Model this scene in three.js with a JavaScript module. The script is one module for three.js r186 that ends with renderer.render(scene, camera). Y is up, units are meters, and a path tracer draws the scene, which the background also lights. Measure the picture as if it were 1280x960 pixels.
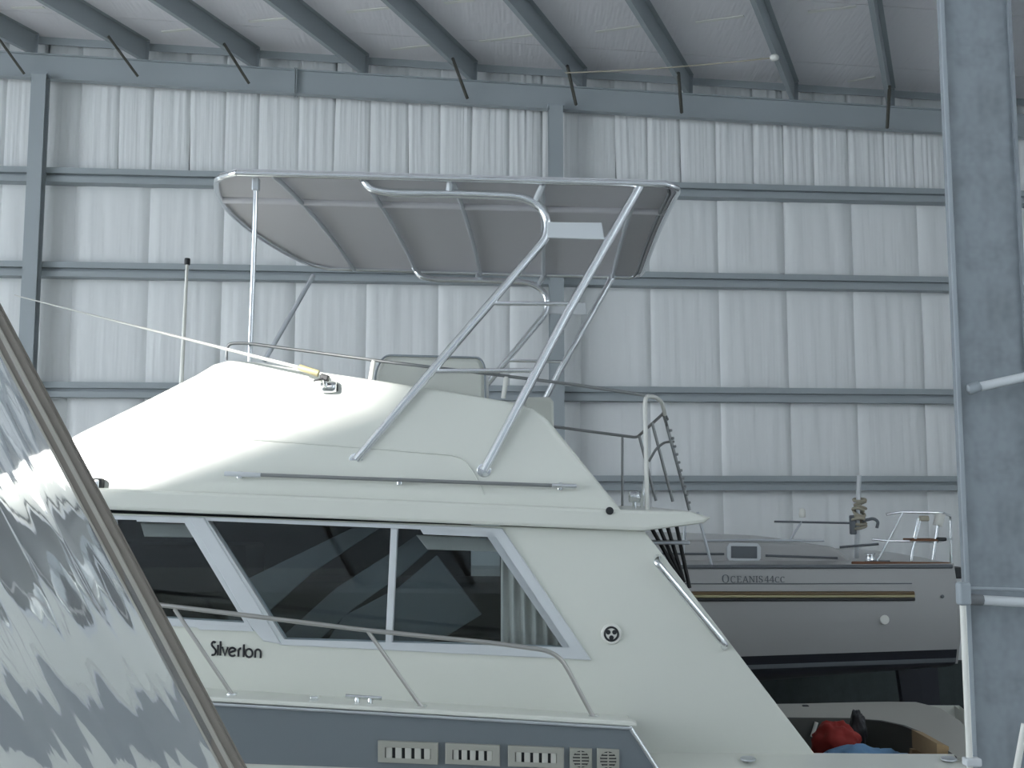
import * as THREE from 'three';
import { RoundedBoxGeometry } from 'three/addons/geometries/RoundedBoxGeometry.js';
import { TextGeometry } from 'three/addons/geometries/TextGeometry.js';
import { FontLoader } from 'three/addons/loaders/FontLoader.js';
import { mergeGeometries } from 'three/addons/utils/BufferGeometryUtils.js';
import { ImprovedNoise } from 'three/addons/math/ImprovedNoise.js';

// ------------------------------------------------------------------ camera, sky, sun, exposure
const V = (x, y, z) => new THREE.Vector3(x, y, z);
const scene = new THREE.Scene();
const EYE = 4.1, F = 1340, PITCH = Math.atan(140 / F);
const camera = new THREE.PerspectiveCamera(2 * Math.atan(480 / F) * 180 / Math.PI, 4 / 3, 0.05, 300);
camera.position.set(0, EYE, 0);
camera.rotation.set(PITCH, 0, 0);
scene.add(camera);
const renderer = new THREE.WebGLRenderer({ antialias: true });
renderer.toneMapping = THREE.LinearToneMapping;
renderer.toneMappingExposure = 5.6;
renderer.shadowMap.enabled = true;
const SUN = V(-0.45, 0.31, 0.84).normalize();
scene.background = new THREE.Color().setRGB(0.92, 1.0, 1.08);  // bright hazy daylight sky
const sun = new THREE.DirectionalLight(new THREE.Color(1, 0.975, 0.94), 1.9);
sun.position.copy(SUN).multiplyScalar(40).add(V(0, 4, -6));
sun.target.position.set(0, 4, -6);
sun.castShadow = true;
sun.shadow.radius = 2;                                   // sun veiled by haze
Object.assign(sun.shadow.camera, { left: -22, right: 22, top: 22, bottom: -22, near: 1, far: 90 });
sun.shadow.mapSize.set(2048, 2048);
scene.add(sun, sun.target);

// ------------------------------------------------------------------ helpers
let seed = 7;
const rnd = () => { seed = (seed * 1664525 + 1013904223) >>> 0; return seed / 4294967296; };
const noise = new ImprovedNoise();
const ray = (px, py) => {
  const u = (px - 640) / F, v = (480 - py) / F, c = Math.cos(PITCH), s = Math.sin(PITCH);
  return V(u, v * c + s, v * s - c);
};
const at = (px, py, d) => { const r = ray(px, py); return r.multiplyScalar(d / -r.z).add(camera.position); };
class Frame {                                            // a turned, moved set of axes that a thing is built in
  constructor(x, y, z, turn) {
    this.p = V(x, y, z); this.turn = turn;
    this.m = new THREE.Matrix4().makeRotationY(turn).setPosition(x, y, z);
    this.i = this.m.clone().invert();
  }
  put(o) { o.position.copy(this.p); o.rotation.y = this.turn; return o; }
  hit(px, py, n, k) {                                    // where the sight line meets the local plane n.p = k
    const o = camera.position.clone().applyMatrix4(this.i), d = ray(px, py).transformDirection(this.i);
    return o.addScaledVector(d, (k - n.dot(o)) / n.dot(d));
  }
  z(px, py, z) { return this.hit(px, py, V(0, 0, 1), z); }
  y(px, py, y) { return this.hit(px, py, V(0, 1, 0), y); }
}
const names = {};
const numbered = (n) => { const k = names[n] = (names[n] ?? -1) + 1; return k ? n + '_' + String(k).padStart(3, '0') : n; };
function thing(name, label, category, frame, group) {
  const o = new THREE.Group(); o.name = numbered(name);
  if (frame) frame.put(o);
  o.userData = { label, category };
  if (group) o.userData.group = group;
  scene.add(o); return o;
}
function struct(name) { const o = new THREE.Group(); o.name = name; o.userData = { kind: 'structure' }; scene.add(o); return o; }
function part(name, geo, mat, parent, label) {
  const m = new THREE.Mesh(geo, mat); m.name = name; parent.add(m);
  if (label) m.userData.label = label;
  return m;
}
function one(name, label, category, geo, mat, group) {
  const m = part(numbered(name), geo, mat, scene);
  m.userData = { label, category };
  if (group) m.userData.group = group;
  return m;
}
// triangles: list of corner triples, flat shading, uv in metres along the main directions of each face
function tris(list) {
  const p = [], uv = [], a = V(), b = V(), n = V();
  for (const [q, r, s] of list) {
    a.subVectors(r, q); b.subVectors(s, q); n.crossVectors(a, b);
    const ax = Math.abs(n.x), ay = Math.abs(n.y), az = Math.abs(n.z);
    for (const c of [q, r, s]) {
      p.push(c.x, c.y, c.z);
      if (az >= ax && az >= ay) uv.push(c.x, c.y); else if (ax >= ay) uv.push(c.z, c.y); else uv.push(c.x, c.z);
    }
  }
  const g = new THREE.BufferGeometry();
  g.setAttribute('position', new THREE.Float32BufferAttribute(p, 3));
  g.setAttribute('uv', new THREE.Float32BufferAttribute(uv, 2));
  g.computeVertexNormals();
  return g;
}
// solid between two matching loops of corners (any closed outline that is star-shaped or nearly flat)
function between(A, B) {
  const l = [], n = A.length;
  const flat = THREE.ShapeUtils.triangulateShape(A.map((c) => { return new THREE.Vector2(...flatten(c, A)); }), []);
  for (const [i, j, k] of flat) { l.push([A[i], A[j], A[k]]); l.push([B[k], B[j], B[i]]); }
  for (let i = 0; i < n; i++) { const j = (i + 1) % n; l.push([A[j], A[i], B[i]], [A[j], B[i], B[j]]); }
  return tris(l);
}
function flatten(c, A) {
  const n = V();
  for (let i = 0; i < A.length; i++) { const p = A[i], q = A[(i + 1) % A.length]; n.x += (p.y - q.y) * (p.z + q.z); n.y += (p.z - q.z) * (p.x + q.x); n.z += (p.x - q.x) * (p.y + q.y); }
  const ax = Math.abs(n.x), ay = Math.abs(n.y), az = Math.abs(n.z);
  return az >= ax && az >= ay ? [c.x, c.y] : ax >= ay ? [c.z, c.y] : [c.x, c.z];
}
// outline given as local corners in x and y, pushed back from z by depth, edges rounded off
function slab(pts, z, depth, bevel = 0.008, holes = []) {
  const sh = new THREE.Shape(pts.map((p) => new THREE.Vector2(p.x, p.y)));
  for (const h of holes) sh.holes.push(new THREE.Path(h.map((p) => new THREE.Vector2(p.x, p.y))));
  const b = Math.min(bevel, depth / 2.2);
  const g = new THREE.ExtrudeGeometry(sh, { depth: depth - 2 * b, bevelEnabled: b > 0, bevelSize: b, bevelThickness: b, bevelOffset: -b, bevelSegments: 2, curveSegments: 8 });
  g.translate(0, 0, z - depth + b);
  return g;
}
// polyline with its corners rounded off
function fillet(pts, r) {
  const out = [pts[0].clone()];
  for (let i = 1; i < pts.length - 1; i++) {
    const p = pts[i], a = pts[i - 1].clone().sub(p), b = pts[i + 1].clone().sub(p);
    const k = Math.min(r, a.length() * 0.49, b.length() * 0.49);
    a.setLength(k).add(p); b.setLength(k).add(p);
    for (let t = 0; t <= 6; t++) { const s = t / 6; out.push(a.clone().multiplyScalar((1 - s) * (1 - s)).addScaledVector(p, 2 * s * (1 - s)).addScaledVector(b, s * s)); }
  }
  out.push(pts[pts.length - 1].clone());
  return out;
}
// round bar along a path
function bar(pts, r, fl = 0, sides = 10, r1 = r) {
  const P = fl ? fillet(pts, fl) : pts, pos = [], idx = [], n = P.length;
  let N = null; const T = [];
  for (let i = 0; i < n; i++) T.push(P[Math.min(i + 1, n - 1)].clone().sub(P[Math.max(i - 1, 0)]).normalize());
  N = Math.abs(T[0].y) < 0.9 ? V(0, 1, 0) : V(1, 0, 0);
  for (let i = 0; i < n; i++) {
    N.addScaledVector(T[i], -N.dot(T[i])).normalize();
    const B = V().crossVectors(T[i], N), q = r + (r1 - r) * i / (n - 1);
    for (let k = 0; k < sides; k++) { const a = k / sides * 2 * Math.PI, c = P[i].clone().addScaledVector(N, q * Math.cos(a)).addScaledVector(B, q * Math.sin(a)); pos.push(c.x, c.y, c.z); }
  }
  for (let i = 0; i < n - 1; i++) for (let k = 0; k < sides; k++) { const a = i * sides + k, b = i * sides + (k + 1) % sides; idx.push(a, a + sides, b, b, a + sides, b + sides); }
  for (const [e, f] of [[0, 1], [(n - 1) * sides, 0]]) for (let k = 1; k < sides - 1; k++) f ? idx.push(e, e + k, e + k + 1) : idx.push(e, e + k + 1, e + k);
  const g = new THREE.BufferGeometry();
  g.setAttribute('position', new THREE.Float32BufferAttribute(pos, 3));
  g.setIndex(idx); g.computeVertexNormals();
  return g;
}
// strip profile (closed list of [a, b]) carried along a straight line from p to q; a goes along side, b along up
function beam(p, q, profile, side, up) {
  const ring = (o) => profile.map(([a, b]) => o.clone().addScaledVector(side, a).addScaledVector(up, b));
  return between(ring(p), ring(q));
}
// smooth grid of corners
function grid(rows, closed = false) {
  const h = rows.length, w = rows[0].length, pos = [], uv = [], idx = [];
  rows.forEach((r, i) => r.forEach((c, j) => { pos.push(c.x, c.y, c.z); uv.push(j / (w - 1), i / (h - 1)); }));
  for (let i = 0; i < h - 1; i++) for (let j = 0; j < w - 1; j++) { const a = i * w + j; idx.push(a, a + w, a + 1, a + 1, a + w, a + w + 1); }
  const g = new THREE.BufferGeometry();
  g.setAttribute('position', new THREE.Float32BufferAttribute(pos, 3));
  g.setAttribute('uv', new THREE.Float32BufferAttribute(uv, 2));
  g.setIndex(idx); g.computeVertexNormals();
  return g;
}
// a smooth grid given thickness by a second layer moved by off and closed round its rim
function thick(rows, off) {
  const back = rows.map((r) => r.map((c) => c.clone().add(off)));
  const g = grid(rows), b = grid(back.map((r) => [...r].reverse()));
  const rim = [...rows[0], ...rows.slice(1).map((r) => r[r.length - 1]), ...[...rows[rows.length - 1]].reverse().slice(1), ...rows.slice(1, -1).map((r) => r[0]).reverse()];
  const l = [];
  for (let i = 0; i < rim.length; i++) { const p = rim[i], q = rim[(i + 1) % rim.length], p2 = p.clone().add(off), q2 = q.clone().add(off); l.push([p, p2, q], [q, p2, q2]); }
  return mergeGeometries([g.toNonIndexed(), b.toNonIndexed(), tris(l)]);
}
function rbox(w, h, d, x = 0, y = 0, z = 0, r = 0.01, ry = 0, rz = 0) {
  const g = new RoundedBoxGeometry(w, h, d, 2, Math.min(r, w / 2.1, h / 2.1, d / 2.1));
  if (rz) g.rotateZ(rz);
  if (ry) g.rotateY(ry);
  return g.translate(x, y, z);
}
const lathe = (prof, seg = 20) => new THREE.LatheGeometry(prof.map(([x, y]) => new THREE.Vector2(x, y)), seg);
function disc(r, d, p, axis = 'z', seg = 20) {           // short cylinder with eased rim
  const g = lathe([[0, 0], [r * 0.9, 0], [r, d * 0.25], [r, d * 0.75], [r * 0.9, d], [0, d]], seg);
  if (axis === 'z') g.rotateX(Math.PI / 2);
  if (axis === 'x') g.rotateZ(-Math.PI / 2);
  return g.translate(p.x, p.y, p.z);
}
function tex(w, h, f, srgb = false) {
  const d = new Uint8Array(w * h * 4);
  for (let j = 0; j < h; j++) for (let i = 0; i < w; i++) { const c = f(i / w, j / h), k = (j * w + i) * 4; for (let q = 0; q < 3; q++) d[k + q] = Math.max(0, Math.min(255, 255 * (Array.isArray(c) ? c[q] : c))); d[k + 3] = 255; }
  const t = new THREE.DataTexture(d, w, h);
  t.wrapS = t.wrapT = THREE.RepeatWrapping; t.magFilter = THREE.LinearFilter; t.minFilter = THREE.LinearMipmapLinearFilter; t.generateMipmaps = true;
  if (srgb) t.colorSpace = THREE.SRGBColorSpace;
  t.needsUpdate = true; return t;
}
const per = (u, v, k, s) => {                            // noise that repeats over the unit square
  const a = u * 2 * Math.PI, b = v * 2 * Math.PI, R = k / 6.283;
  return noise.noise(R * Math.cos(a) + s, R * Math.sin(a) + 1.7 * s, R * Math.cos(b) * 1.31 + 3.1) * 0.5 + noise.noise(R * Math.sin(b) + s * 2.3, R * Math.cos(a) * 1.17, R * Math.sin(a) + 5.2) * 0.5;
};

// ------------------------------------------------------------------ materials
const lin = (r, g, b) => new THREE.Color().setRGB(r, g, b);
const std = (c, roughness = 0.6, o = {}) => new THREE.MeshStandardMaterial({ color: c, roughness, side: THREE.DoubleSide, ...o });
const phy = (c, roughness, o = {}) => new THREE.MeshPhysicalMaterial({ color: c, roughness, side: THREE.DoubleSide, ...o });
const mottle = tex(256, 256, (u, v) => { const n = 0.88 + 0.3 * per(u, v, 10, 1) + 0.16 * per(u, v, 34, 4); return [n, n, n * 1.005]; });
const concreteTex = tex(512, 512, (u, v) => { const n = 0.88 + 0.2 * per(u, v, 9, 2) + 0.1 * per(u, v, 50, 6) + 0.05 * (rnd() - 0.5); return [n, n, n]; });
const foilBump = tex(512, 256, (u, v) => 0.5 + 0.5 * per(u, v * 0.12, 24, 3) + 0.3 * per(u, v, 9, 11));
const M = {
  gel: phy(lin(0.74, 0.755, 0.69), 0.32, { clearcoat: 0.35, clearcoatRoughness: 0.2 }),
  gelWarm: phy(lin(0.66, 0.66, 0.58), 0.4),
  greyPaint: phy(lin(0.17, 0.195, 0.215), 0.35, { clearcoat: 0.2, clearcoatRoughness: 0.25 }),
  chrome: std(lin(0.92, 0.94, 0.96), 0.18, { metalness: 1 }),
  alu: std(lin(0.62, 0.65, 0.68), 0.38, { metalness: 0.75 }),
  whiteMetal: std(lin(0.66, 0.69, 0.71), 0.42),
  grille: std(lin(0.36, 0.36, 0.315), 0.55),
  louvre: std(lin(0.55, 0.55, 0.5), 0.45),
  liner: std(lin(0.09, 0.092, 0.085), 0.8),
  dull: std(lin(0.3, 0.31, 0.31), 0.4, { metalness: 0.6 }),
  rail: std(lin(0.5, 0.49, 0.47), 0.35, { metalness: 0.7 }),
  coam: std(lin(0.42, 0.41, 0.37), 0.5),
  reflectGrey: std(lin(0.15, 0.175, 0.185), 0.8),
  black: std(lin(0.02, 0.022, 0.025), 0.45),
  rubber: std(lin(0.035, 0.035, 0.035), 0.7),
  glass: phy(lin(0.82, 0.86, 0.87), 0.02, { transmission: 1, thickness: 0, ior: 1.5 }),
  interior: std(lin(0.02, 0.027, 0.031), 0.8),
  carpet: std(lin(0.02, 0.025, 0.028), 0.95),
  cloth: std(lin(0.78, 0.73, 0.68), 0.9),
  canvas: std(lin(0.63, 0.625, 0.65), 0.85),
  canvasTrim: std(lin(0.2, 0.21, 0.22), 0.8),
  steel: std(lin(0.35, 0.39, 0.41), 0.55),
  galvanised: std(lin(0.28, 0.315, 0.34), 0.55, { map: mottle }),
  steelEdge: std(lin(0.34, 0.38, 0.41), 0.5),
  rust: std(lin(0.1, 0.1, 0.085), 0.8),
  facing: std(lin(0.80, 0.82, 0.82), 0.42, { bumpMap: foilBump, bumpScale: 0.005 }),
  roofFacing: std(lin(0.8, 0.79, 0.81), 0.5, { bumpMap: foilBump, bumpScale: 0.01 }),
  glintPale: std(lin(0.82, 0.82, 0.78), 0.5),
  concrete: std(lin(0.46, 0.47, 0.47), 0.85, { map: concreteTex }),
  wall_foot_band: std(lin(0.06, 0.075, 0.075), 0.9, { map: concreteTex }),
  cladding: std(lin(0.3, 0.32, 0.33), 0.7),
  sailHull: phy(lin(0.44, 0.44, 0.435), 0.3, { clearcoat: 0.3 }),
  bottom: std(lin(0.012, 0.014, 0.022), 0.6),
  boot: std(lin(0.13, 0.145, 0.16), 0.5),
  gold: std(lin(0.13, 0.08, 0.03), 0.35),
  teak: std(lin(0.2, 0.085, 0.04), 0.6),
  rope: std(lin(0.42, 0.39, 0.31), 0.95),
  whip: std(lin(0.8, 0.8, 0.75), 0.5),
  ferrule: std(lin(0.42, 0.38, 0.22), 0.5),
  binding: std(lin(0.24, 0.215, 0.19), 0.75),
  bindingLight: std(lin(0.4, 0.38, 0.34), 0.75),
  vinyl: phy(lin(0.83, 0.845, 0.86), 0.05, { transmission: 0.84, thickness: 0.01, ior: 1.4 }),
  red: std(lin(0.3, 0.025, 0.02), 0.8),
  blue: std(lin(0.16, 0.32, 0.52), 0.8),
  wood: std(lin(0.36, 0.25, 0.13), 0.7),
  letter: std(lin(0.02, 0.02, 0.025), 0.5),
};
for (const m of [M.facing, M.roofFacing]) m.bumpMap.repeat.set(1, 1);

// ------------------------------------------------------------------ the building
const W = new Frame(0, 0, -15.5, Math.atan(0.082));      // far end wall: local x runs along it, z comes towards the boats
const girtY = [231.5, 345.5, 491, 603.5].map((py) => W.z(617, py, 0.2).y);
const RZ = 0.2;                                          // the rafter stands this far inside the wall
const raf0 = W.z(0, 65, RZ), raf1 = W.z(1180, 138, RZ), rafDir = raf1.clone().sub(raf0).normalize();
const rafSlope = rafDir.y / rafDir.x;
const rafTop = (x) => raf0.y + (x - raf0.x) * rafSlope;
const rafH = raf0.y - W.z(0, 96, RZ).y;
const rake = (x) => rafTop(x) + 0.25;                     // top of the wall below the roof

const floor = struct('floor');
part('slab', new THREE.BoxGeometry(40, 0.3, 52).translate(0, -0.15, 8), M.concrete, floor);

const wall = struct('wall_back');
W.put(wall);
const X0 = -14, X1 = 13;
part('cladding', between([V(X0, -0.2, -0.16), V(X1, -0.2, -0.16), V(X1, rake(X1) + 0.5, -0.16), V(X0, rake(X0) + 0.5, -0.16)], [V(X0, -0.2, -0.06), V(X1, -0.2, -0.06), V(X1, rake(X1) + 0.5, -0.06), V(X0, rake(X0) + 0.5, -0.06)]), M.cladding, wall);
{ // insulation blankets, one piece between each pair of seams and girts
  const levels = [(x) => 0, () => girtY[3], () => girtY[2], () => girtY[1], () => girtY[0], (x) => rake(x) + 0.25];
  const s0 = W.z(94, 280, 0).x, pitch = (W.z(1065, 300, 0).x - s0) / 11, seams = [];
  for (let i = -9; s0 + i * pitch < X1; i++) if (s0 + i * pitch > X0) seams.push(s0 + i * pitch);
  for (let row = 0; row < 5; row++) {
    const list = [];
    for (let i = 0; i < seams.length - 1; i++) { list.push(seams[i] + (rnd() - 0.5) * 0.03); if (row === 4) list.push(seams[i] + pitch * (0.45 + 0.12 * rnd())); }
    for (let i = 0; i < list.length - 1; i++) {
      const a = list[i], b = list[i + 1], nx = 26, ny = 9, rows = [], s = rnd() * 50, lean = row === 4 && i % 2 ? (rnd() - 0.3) * 0.14 : 0;
      const puff = (row === 4 ? 0.035 : 0.055) * (0.7 + 0.6 * rnd());
      for (let j = 0; j <= ny; j++) {
        const v = j / ny, r = [];
        for (let k = 0; k <= nx; k++) {
          const u = k / nx, x = a + (b - a) * u + (i % 2 ? lean * (v - 0.5) * (1 - u) : lean * 0), y0 = levels[row](x), y1 = levels[row + 1](x);
          const e = 1 - Math.pow(Math.abs(2 * u - 1), 9), f = 1 - 0.75 * Math.pow(Math.abs(2 * v - 1), 8);
          const w = 0.016 * noise.noise(u * 9 + s, v * 0.7, s) + 0.009 * noise.noise(u * 23 + s, v * 1.2, s + 4);
          r.push(V(x, y0 + (y1 - y0) * v, puff * e * f + w * e * f - 0.012));
        }
        rows.push(r);
      }
      part('insulation_panel', thick(rows, V(0, 0, -0.04)), M.facing, wall);
    }
  }
}
const girtProfile = [[0, 0.105], [0.2, 0.105], [0.2, 0.022], [0.13, 0.018], [0.13, -0.022], [0.2, -0.026], [0.2, -0.105], [0, -0.105]];
for (const y of girtY) part('girt', beam(V(X0, y, 0.02), V(X1, y, 0.02), girtProfile.map(([a, b]) => [a, b]), V(0, 0, 1), V(0, 1, 0)), M.steel, wall);
function iBeam(w, h, tf, tw) { // closed outline, a across the flange, b along the web
  return [[-w, -h], [w, -h], [w, -h + tf], [tw, -h + tf], [tw, h - tf], [w, h - tf], [w, h], [-w, h], [-w, h - tf], [-tw, h - tf], [-tw, -h + tf], [-w, -h + tf]];
}
for (const px of [[35.5, 300], [697.5, 420]]) { // wall columns, flange towards the boats
  const x = W.z(px[0], px[1], 0.5).x, top = rafTop(x) - rafH;
  const c = part('wall_column', beam(V(x, 0, 0.32), V(x, top, 0.32), iBeam(0.1, 0.09, 0.014, 0.008), V(1, 0, 0), V(0, 0, 1)), M.steel, wall);
  part('cap_plate', rbox(0.24, 0.03, 0.2, x, top + 0.008, 0.32, 0.004), M.steelEdge, c);
}
part('wall_foot_band', between([V(X0, 0, 0.02), V(X1, 0, 0.02), V(X1, 1.72, 0.02), V(X0, 1.72, 0.02)], [V(X0, 0, 0.24), V(X1, 0, 0.24), V(X1, 1.72, 0.24), V(X0, 1.72, 0.24)]), M.wall_foot_band, wall, 'dark band at the foot of the wall');  // darker band along the lowest part of the wall
part('rake_angle', beam(V(X0, rake(X0), 0.03), V(X1, rake(X1), 0.03), [[0, 0.06], [0.09, 0.06], [0.09, -0.06], [0.075, -0.06], [0.075, 0.045], [0, 0.045]], V(0, 0, 1), V(0, 1, 0)), M.steel, wall);

const ceiling = struct('ceiling');
{
  const toWorld = (p) => p.clone().applyMatrix4(W.m);
  const A = (x) => toWorld(V(x, rafTop(x), RZ));
  const rd = rafDir.clone().transformDirection(W.m), away = ray(1205, 668).normalize(), back = away.clone().negate();
  const up = V().crossVectors(rd, back); if (up.y < 0) up.negate(); up.normalize();
  const side = V().crossVectors(up, back).normalize();
  // rafter in front of the end wall
  const web = V(0, 0, 1).transformDirection(W.m), vy = V(0, 1, 0);
  const raf = part('rafter', beam(A(X0 - 1).addScaledVector(vy, -rafH / 2), A(X1).addScaledVector(vy, -rafH / 2), iBeam(0.06, rafH / 2, 0.014, 0.007), web, vy), M.steel, ceiling);
  const sx = W.z(370, 100, RZ).x;
  for (const o of [-0.014, 0.014]) part('splice_plate', beam(A(sx + o).addScaledVector(vy, 0.01), A(sx + o).addScaledVector(vy, -rafH - 0.01), [[-0.075, -0.008], [0.075, -0.008], [0.075, 0.008], [-0.075, 0.008]], web, rd), M.steel, raf);
  // purlins run back over the boats; each ends on the rafter
  const PH = 0.3, ends = [42, 181, 319, 456, 592, 729, 862, 994, 1115];
  const braces = [[5, 45, 30, 92], [148, 58, 172, 95], [286, 63, 311, 104], null, [566, 78, 584, 123], [706, 88, 720, 131], [838, 90, 852, 141], null, [1107, 92, 1109, 160]];
  const startX = ends.map((px, i) => W.z(px, 66 + (px - 42) * 0.0635, RZ + 0.02).x), gap = (startX[8] - startX[0]) / 8;
  const all = startX.map((x, i) => [x, i]);
  for (let k = 1; k <= 13; k++) all.push([startX[0] - gap * k, -1]);
  for (let k = 1; k <= 3; k++) all.push([startX[8] + gap * k, -1]);
  const zed = [[0, 0], [0.065, 0], [0.065, 0.022], [0.058, 0.022], [0.058, 0.006], [0.006, 0.006], [0.006, PH], [-0.065, PH], [-0.065, PH - 0.006], [0, PH - 0.006]].map(([a, b]) => [-a, b]);
  for (const [x, i] of all) {
    const p = A(x).addScaledVector(up, 0.004), q = p.clone().addScaledVector(back, 27);
    const pu = part('purlin', beam(p, q, zed, side, up), M.steel, ceiling);
    part('clip', beam(p.clone().addScaledVector(back, -0.002), p.clone().addScaledVector(back, -0.012), [[-0.05, 0.005], [0.05, 0.005], [0.05, PH - 0.01], [-0.05, PH - 0.01]], side, up), M.steelEdge, pu);
    const b = i >= 0 ? braces[i] : null;
    if (b) part('flange_brace', bar([toWorld(W.z(b[2], b[3], RZ + 0.1)), p.clone().addScaledVector(back, 0.75).addScaledVector(side, 0.02).addScaledVector(up, 0.03)], 0.025, 0, 4), M.rust, pu);
  }
  // roof: insulated sheets on the purlins
  const mid = (x, b, u) => A(x).addScaledVector(back, b).addScaledVector(up, u);
  for (let k = 0; k < 14; k++) {
    const b0 = -1.2 + k * 2, b1 = b0 + 1.985, xa = X0 - 12, xb = X1 + 4;
    part('roof_sheet', between([mid(xa, b0, PH), mid(xb, b0, PH), mid(xb, b1, PH), mid(xa, b1, PH)], [mid(xa, b0, PH + 0.09), mid(xb, b0, PH + 0.09), mid(xb, b1, PH + 0.09), mid(xa, b1, PH + 0.09)]), M.roofFacing, ceiling);
  }
  part('roof_skin', between([mid(X0 - 12, -1.3, PH + 0.1), mid(X1 + 4, -1.3, PH + 0.1), mid(X1 + 4, 26.6, PH + 0.1), mid(X0 - 12, 26.6, PH + 0.1)], [mid(X0 - 12, -1.3, PH + 0.2), mid(X1 + 4, -1.3, PH + 0.2), mid(X1 + 4, 26.6, PH + 0.2), mid(X0 - 12, 26.6, PH + 0.2)]), M.cladding, ceiling);
  // pale strips standing in for light caught in gaps of the facing
  const o = mid(0, 0, PH - 0.006), k = up.dot(o);
  const onRoof = (px, py) => { const r = ray(px, py); return camera.position.clone().addScaledVector(r, (k - up.dot(camera.position)) / up.dot(r)); };
  for (const [a, b, c, d] of [[434, 15, 496, 9], [600, 52, 672, 43], [490, 62, 543, 56], [745, 40, 803, 32], [870, 28, 930, 20], [1010, 15, 1070, 8], [312, 27, 368, 22], [203, 40, 242, 36], [15, 10, 55, 9], [1060, 102, 1094, 96], [556, 4, 592, 0]]) {
    const p = onRoof(a, b), q = onRoof(c, d), s = V().crossVectors(q.clone().sub(p).normalize(), up);
    part('seam_glint', beam(p, q, [[-0.035, -0.004], [0.035, -0.012], [0.035, 0], [-0.035, 0.003]], s, up), M.glintPale, ceiling);
  }
}
// side walls and the ends of the shed beside the open front
const wl = struct('wall_left'); part('cladding', new THREE.BoxGeometry(0.2, 12.4, 9).translate(-15, 6.1, -12.2), M.facing, wl);
const wr = struct('wall_right'); part('cladding', new THREE.BoxGeometry(0.2, 12, 26).translate(12.2, 5.9, -4.5), M.facing, wr);

const wf = struct('wall_front_added'); part('sun_cut_fascia', new THREE.BoxGeometry(27.4, 1.5, 0.2).translate(-1.4, 10.5, 6.7), M.cladding, wf);  // unseen strip added to cut off the top of the sunbeam

// unseen blocker added behind the camera; its sloped edge shapes the sun patch
const B = new Frame(0, 0, -7.58, -1.8 * Math.PI / 180);   // the motor yacht: x aft, z towards the camera, 0 at the centreline
const L = (px, py, z) => B.z(px, py, z);
{
  const sunBlock = thing('sun_blocker', 'grey sun blocker added out of view to shape the sun patch', 'sun_blocker');
  const far = (px, py) => { const p = L(px, py, 1.45).applyMatrix4(B.m); return p.addScaledVector(SUN, (11 - p.z) / SUN.z); };
  const e1 = far(464, 476), e2 = far(130, 592), sl = (e1.y - e2.y) / (e1.x - e2.x), lx = -24;
  const o = [V(lx, 0, 11), V(14, 0, 11), V(14, 13.5, 11), V(e1.x, 13.5, 11), V(e1.x, e1.y, 11), V(lx, e1.y + (lx - e1.x) * sl, 11)];
  part('body', between(o, o.map((c) => c.clone().add(V(0, 0, 7)))), M.cladding, sunBlock);
}

// ------------------------------------------------------------------ motor yacht
const yacht = thing('motor_yacht', 'cream motor yacht with flybridge, tubular hardtop frame and dark cabin windows', 'yacht', B);
const ZG = 1.75, ZS = 1.45, ZF = 1.47;
const pl = (list, z) => list.map(([x, y]) => L(x, y, z));
const mir = (p) => V(p.x, p.y, -p.z);
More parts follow.
